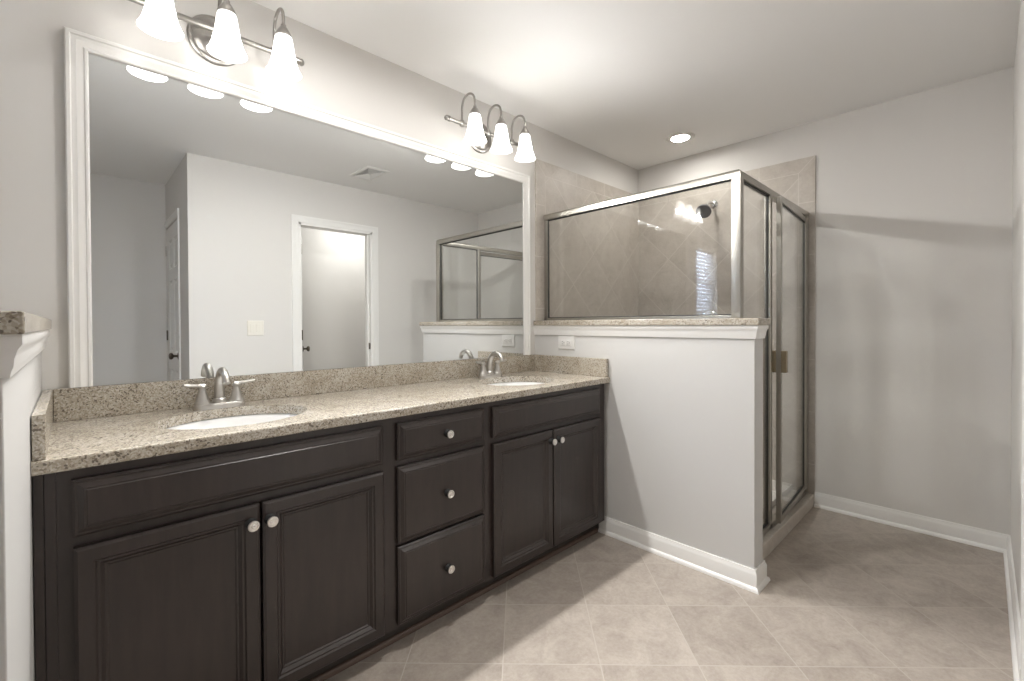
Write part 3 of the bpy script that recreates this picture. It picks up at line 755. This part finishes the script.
bmesh.ops.rotate(gb, cent=(GX, -0.61, 1.5), matrix=Matrix.Rotation(math.radians(0.9), 3, 'Z'), verts=gb.verts)   # sits a hair out of square in its channel
g1 = obj('glass_panel', gb, M_GLASS, se)
bm = BM()
for x0, x1, z0, z1 in ((-TT-0.030, -TT-0.024, ZCAP+0.016, ZH0), (GY+0.022, GY+0.027, ZCAP+0.016, ZH0)):
    box(bm, GX-0.006, GX+0.006, x0, x1, z0, z1)
box(bm, GX-0.006, GX+0.006, GY+0.022, -TT-0.024, ZCAP+0.016, ZCAP+0.021); box(bm, GX-0.006, GX+0.006, GY+0.022, -TT-0.024, ZH0-0.006, ZH0)
obj('seal', bm, M_GASKET, g1)
g2 = obj('glass_panel', box(BM(), XP+PW+0.02, XS-0.012, GY-0.003, GY+0.003, 0.098, ZCAP-TCAP), M_GLASS, se)
g3 = obj('glass_panel', box(BM(), GX+0.02, XS-0.012, GY-0.003, GY+0.003, ZCAP, ZH0), M_GLASS, se)
bm = BM()
box(bm, XS-0.020, XS-0.015, GY-0.006, GY+0.006, 0.10, ZH0); box(bm, GX+0.02, XS-0.015, GY-0.006, GY+0.006, ZH0-0.006, ZH0)
box(bm, XP+PW+0.024, XS-0.015, GY-0.006, GY+0.006, 0.10, 0.106)
obj('seal', bm, M_GASKET, g3)
# pivot door, hinged at the end wall and slightly ajar
th = math.radians(3.6); hx, hy = XF-TT-0.034, GY-0.002; dw = hx-XS-0.022
dvec = Vector((-math.cos(th), -math.sin(th), 0)); nvec = Vector((-dvec.y, dvec.x, 0))
if nvec.y > 0: nvec = -nvec
def dpt(u, n_, z): return Vector((hx, hy, 0))+dvec*u+nvec*n_+Vector((0, 0, z))
def dbox(bm, u0, u1, n0, n1, z0, z1):
    vs = [bm.verts.new(dpt(u, n_, z)) for z in (z0, z1) for u, n_ in ((u0, n0), (u1, n0), (u1, n1), (u0, n1))]
    for f in ((0, 1, 2, 3), (4, 5, 6, 7), (0, 1, 5, 4), (1, 2, 6, 5), (2, 3, 7, 6), (3, 0, 4, 7)): bm.faces.new([vs[k] for k in f])
DZ0, DZ1 = 0.106, 1.832
bm = BM(); fwid = 0.026
dbox(bm, 0, fwid, -0.012, 0.012, DZ0, DZ1); dbox(bm, dw-fwid, dw, -0.012, 0.012, DZ0, DZ1)
dbox(bm, fwid, dw-fwid, -0.012, 0.012, DZ0, DZ0+0.03); dbox(bm, fwid, dw-fwid, -0.012, 0.012, DZ1-0.03, DZ1)
do = obj('door', bm, M_RAIL, se, bevel=0.002)
bm = BM(); dbox(bm, fwid-0.005, dw-fwid+0.005, -0.003, 0.003, DZ0+0.025, DZ1-0.025); obj('door_glass', bm, M_GLASS, do)
bm = BM()
for a in ((fwid, fwid+0.006, DZ0+0.03, DZ1-0.03), (dw-fwid-0.005, dw-fwid, DZ0+0.03, DZ1-0.03), (fwid, dw-fwid, DZ0+0.03, DZ0+0.036), (fwid, dw-fwid, DZ1-0.036, DZ1-0.03)):
    dbox(bm, a[0], a[1], -0.006, 0.006, a[2], a[3])
obj('door_seal', bm, M_GASKET, do)
bm = BM(); dbox(bm, dw-0.028, dw+0.006, 0.012, 0.038, 0.905, 1.02); dbox(bm, dw-0.028, dw+0.006, -0.034, -0.012, 0.905, 1.02)
tag(obj('door_handle', bm, M_HANDLE, do, bevel=0.003), 'bronze toned pull handle')

# shower head and valve on the tiled end wall
sh = empty('showerhead', (XF-TT, -0.625, 2.035), 'dark round shower head on a short arm high on the tiled wall', 'shower head')
xw = XF-TT
bm = BM(); lathe(bm, [(0.030, 0), (0.029, 0.005), (0.018, 0.011), (0.012, 0.013)], (xw, -0.625, 2.035), 'X', 24); obj('flange', bm, M_CHROME, sh, smooth=40)
bm = BM(); arm_pts = smooth_path([(xw, -0.625, 2.035), (xw-0.05, -0.625, 2.040), (xw-0.10, -0.625, 2.025), (xw-0.145, -0.625, 1.985)], 6); tube(bm, arm_pts, 0.0085, 12); obj('arm', bm, M_CHROME, sh, smooth=50)
bm = BM(); lathe(bm, [(0.010, 0), (0.014, 0.008), (0.014, 0.02), (0.011, 0.026), (0.020, 0.036), (0.040, 0.050), (0.050, 0.062), (0.0515, 0.072), (0.048, 0.077), (0.010, 0.0775)], (0, 0, 0), 'Z', 32)
dirv = Vector((-0.78, -0.12, -0.60)).normalized()
bmesh.ops.rotate(bm, cent=(0, 0, 0), matrix=Vector((0, 0, 1)).rotation_difference(dirv).to_matrix(), verts=bm.verts); bmesh.ops.translate(bm, vec=Vector((xw-0.138, -0.625, 1.992)), verts=bm.verts)
tag(obj('spray_head', bm, plain('spray_face_grey', (0.16, 0.16, 0.17), 0.35, metal=0.6), sh, smooth=40), 'dark grey spray head')
vl = empty('shower_valve', (xw, -0.598, 1.175), 'round chrome shower valve on the tiled wall just above the half wall ledge', 'shower valve')
bm = BM(); lathe(bm, [(0.082, 0.0), (0.082, 0.004), (0.074, 0.012), (0.050, 0.020), (0.030, 0.023), (0.028, 0.045), (0.022, 0.052), (0.004, 0.054)], (xw, -0.598, 1.175), 'X', 36); obj('escutcheon', bm, M_CHROME, vl, smooth=40)
bm = BM(); tube(bm, smooth_path([(xw-0.042, -0.598, 1.175), (xw-0.046, -0.598, 1.135), (xw-0.052, -0.598, 1.092)], 5), [0.011, 0.008, 0.010], 12); obj('lever', bm, M_CHROME, vl, smooth=50)

# ---------------------------------------------------------------- unseen closet lamp, added to brighten the space beyond the doorway
def dome(x, y, label, e):
    o = empty('added_ceiling_lamp', (x, y, H), label, 'ceiling light', 'added ceiling lamps')
    bm = BM(); lathe(bm, [(0.13, 0), (0.13, -0.018), (0.115, -0.022)], (x, y, H), 'Z', 32, cap=False); obj('base_ring', bm, M_NICKEL, o, smooth=40)
    bm = BM(); lathe(bm, [(0.115, -0.020), (0.108, -0.04), (0.085, -0.062), (0.045, -0.076), (0.004, -0.080)], (x, y, H), 'Z', 32, cap=False); obj('dome_glass', bm, M_LAMP, o, smooth=50)
    ld = bpy.data.lights.new('bulb', 'POINT'); ld.energy = e; ld.color = WARM; ld.shadow_soft_size = 0.11
    lo = bpy.data.objects.new('bulb', ld); C.objects.link(lo); lo.parent = o; lo.location = (0, 0, -0.18)
dome(2.55, -2.75, 'added unseen flush ceiling lamp inside the closet beyond the doorway', ADDED_LAMP_W*0.14)
